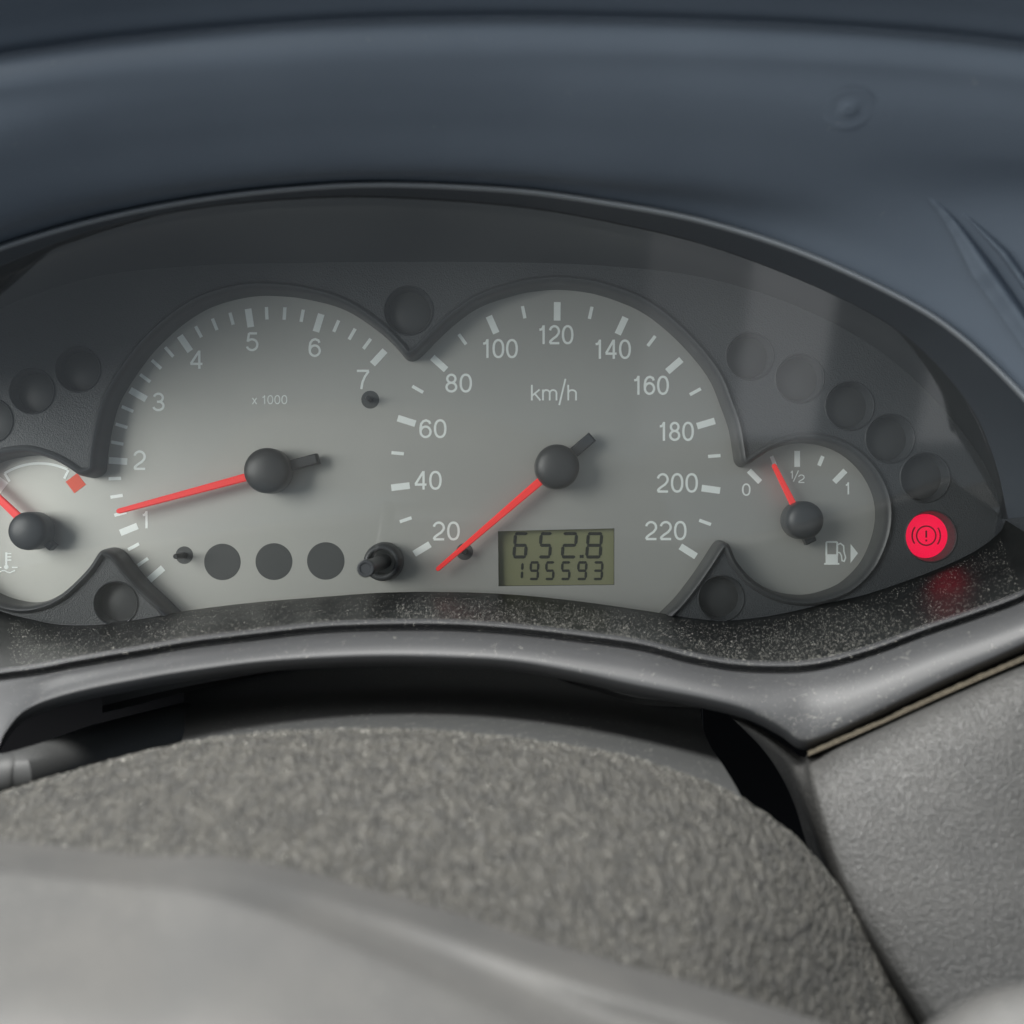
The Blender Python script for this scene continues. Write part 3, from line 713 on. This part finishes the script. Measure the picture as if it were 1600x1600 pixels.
# side trim with a double groove at the right of the hood
strim = thing('side_trim', 'dark ribbed trim edge at the far right beside the hood', 'trim', P(1560, 420, 240))
s0 = np.array([(1440, 290), (1492, 342), (1545, 412), (1600, 490), (1680, 610)], float); sl = cr(s0, 60)
tg = np.gradient(sl, axis=0); pn = np.stack([tg[:, 1], -tg[:, 0]], 1); pn /= np.linalg.norm(pn, axis=1)[:, None]   # towards upper right
grow = np.clip(np.linspace(0, 1, 60) * 2.0, 0, 1) ** 1.3
base = np.array([hood_d(*p) for p in sl]); base = np.convolve(np.pad(base, 5, 'edge'), np.ones(11) / 11, 'valid')
rows_t = []
for off, dz in ((-26, .6), (-18, -.2), (-10, -1.2), (-3, -1.4), (4, .2), (9, 1.4), (15, .6), (20, -1.6), (26, -1.9), (32, -.6), (44, 2.4), (58, 2.0), (72, .2), (88, -.2), (106, 4.5), (140, 9), (220, 16)):
    q = sl + pn * (off * (.25 + .95 * grow))[:, None]
    rows_t.append(D(q, base + .6 + (dz * 1.5 - 1.3) * grow))
loft('grooved_edge', rows_t, 'hood_plastic', strim, 3, False, 80)

# scuff on the hood
j = np.argmin(((HR[:, :, :2] - np.array([1322, 168])) ** 2).sum(2)); jr, jc = divmod(j, NU)
pc_ = Vector(hoodV[jr, jc]); a = Vector(hoodV[jr, jc + 1]) - Vector(hoodV[jr, jc - 1]); b = Vector(hoodV[jr + 1, jc]) - Vector(hoodV[jr - 1, jc])
nn = a.cross(b).normalized(); 
if nn.dot(Vector((0, -DIST, 0)) - pc_) < 0: nn = -nn
ta = a.normalized(); tb = nn.cross(ta)
V, F = [], []
pf = [(7.2, -.08), (6.3, .03), (5.4, -.02), (3.6, -.02), (2.6, .12), (1.5, .34), (.6, .50), (.02, .30)]
for r, hgt in pf:
    for i in range(40):
        t = 2 * math.pi * i / 40; V.append(pc_ + (ta * math.cos(t) + tb * math.sin(t) * .9) * r * .00072 + nn * hgt * .0008)
F = [(j_ * 40 + i, j_ * 40 + (i + 1) % 40, (j_ + 1) * 40 + (i + 1) % 40, (j_ + 1) * 40 + i) for j_ in range(len(pf) - 1) for i in range(40)]
link_mesh('scuff_bump', V, F, 'hood_plastic', hood, True, 0)

# control stalk at the left edge
stalk = thing('control_stalk', 'black control stalk end at the left edge below the trim', 'stalk', P(-40, 1210, 262))
def tube(path, radii, n=24, cap=True):
    V, F = [], []; m = len(path)
    for k in range(m):
        t = (path[min(k + 1, m - 1)] - path[max(k - 1, 0)]).normalized()
        a = t.cross(Vector((0, 0, 1))).normalized(); b = t.cross(a)
        for i in range(n):
            an = 2 * math.pi * i / n; V.append(path[k] + (a * math.cos(an) + b * math.sin(an)) * radii[k])
    for k in range(m - 1):
        for i in range(n): F.append((k * n + i, k * n + (i + 1) % n, (k + 1) * n + (i + 1) % n, (k + 1) * n + i))
    if cap: F += [tuple(range(n))[::-1], tuple(range((m - 1) * n, m * n))]
    return V, F
V, F = tube([P(-300, 1225, 246), P(5, 1210, 246), P(24, 1208, 246), P(30, 1208, 246)], [.0048, .0046, .0046, .0040]); link_mesh('lever', V, F, 'column_plastic', stalk, True, 40)
V, F = tube([P(6, 1211, 246.2), P(33, 1206.5, 247), P(60, 1198, 252), P(150, 1165, 275), P(330, 1120, 300)], [.0047, .0050, .0050, .0052, .0056]); link_mesh('stem', V, F, 'column_plastic', stalk, True, 40)

# =================================================================== DUST (fibres and specks lying on the ledge and the trim)
def scatter(Vg, n, u=(0, 1), v=(0, 1), fib=.55, lmax=1.0, k=1.0):
    k_ = k; m, k, _ = Vg.shape; P_, F_ = [], []
    for _ in range(n):
        a = (v[0] + (v[1] - v[0]) * random.random()) * (m - 1.001); b = (u[0] + (u[1] - u[0]) * random.random()) * (k - 1.001)
        j, i = int(a), int(b); fa, fb = a - j, b - i
        p = (Vg[j, i] * (1 - fa) + Vg[j + 1, i] * fa) * (1 - fb) + (Vg[j, i + 1] * (1 - fa) + Vg[j + 1, i + 1] * fa) * fb
        e1 = Vector(Vg[j, i + 1] - Vg[j, i]).normalized(); e2 = Vector(Vg[j + 1, i] - Vg[j, i])
        nn = e1.cross(e2); 
        if nn.length < 1e-12: continue
        nn.normalize()
        if nn.dot(Vector((0, -DIST, 0)) - Vector(p)) < 0: nn = -nn
        e2 = nn.cross(e1); p = Vector(p) + nn * .00006; o = len(P_)
        if random.random() < fib:
            L_ = random.uniform(.25, 1) ** 2 * lmax * .001; wd = random.uniform(.016, .042) * .001 * k_
            an = random.uniform(0, 2 * math.pi); cv = random.uniform(-1.4, 1.4)
            q = p.copy()
            for s in range(4):
                dr = e1 * math.cos(an) + e2 * math.sin(an); sd = nn.cross(dr)
                lift = nn * (.00012 * math.sin(s / 3 * math.pi))
                P_ += [q + sd * wd + lift, q - sd * wd + lift]
                q = q + dr * (L_ / 3); an += cv / 3
            F_ += [(o + 2 * s, o + 2 * s + 1, o + 2 * s + 3, o + 2 * s + 2) for s in range(3)]
        else:
            r = random.uniform(.022, .075) * .001 * k_ * (1.8 if random.random() < .06 else 1)
            P_ += [p + e1 * r, p + e2 * r, p - e1 * r, p - e2 * r, p + nn * r * 1.2]
            F_ += [(o, o + 1, o + 4), (o + 1, o + 2, o + 4), (o + 2, o + 3, o + 4), (o + 3, o, o + 4)]
    return P_, F_
V, F = joined([scatter(ledgeV, 6500, (.05, .955), (.08, .98), .5, .8), scatter(ledgeV, 1600, (.50, .84), (.2, .98), .6, .9, .85), scatter(ledgeV, 1500, (.40, .56), (.2, .98), .5, .8), scatter(ledgeV, 60, (.05, .95), (.1, .95), 1, 3.5, .9),
               scatter(beadV, 1500, (.05, .97), (.1, .95), .6, .7, .8), scatter(trimV, 1300, (.05, .97), (.1, .5), .3, .5, .7), scatter(trimV, 45, (.3, .97), (.2, .5), 1, 2.2, .7), scatter(trimV, 500, (.66, .85), (.2, .6), .35, .5, .7)])
V2, F2 = scatter(cowlV, 1500, (.02, .98), (.12, .9), .35, 1.2)
V3, F3 = scatter(cowlV, 1500, (.02, .98), (.12, .22), .8, .9)
V, F = joined([(V, F), (V2, F2), (V3, F3)])
V5, F5 = scatter(shroudV, 1800, (.05, .98), (.35, .98), .3, .7, .7)
V, F = joined([(V, F), (V5, F5)])
V4, F4 = scatter(hoodV, 90, (.1, .95), (.05, .6), .4, 1.2, .8)
V, F = joined([(V, F), (V4, F4)])
du = link_mesh('dust', V, F, 'dust_grey', None, False); du['kind'] = 'stuff'
du['label'] = 'pale dust specks and fibres lying on the ledge and trim'; du['category'] = 'dust'
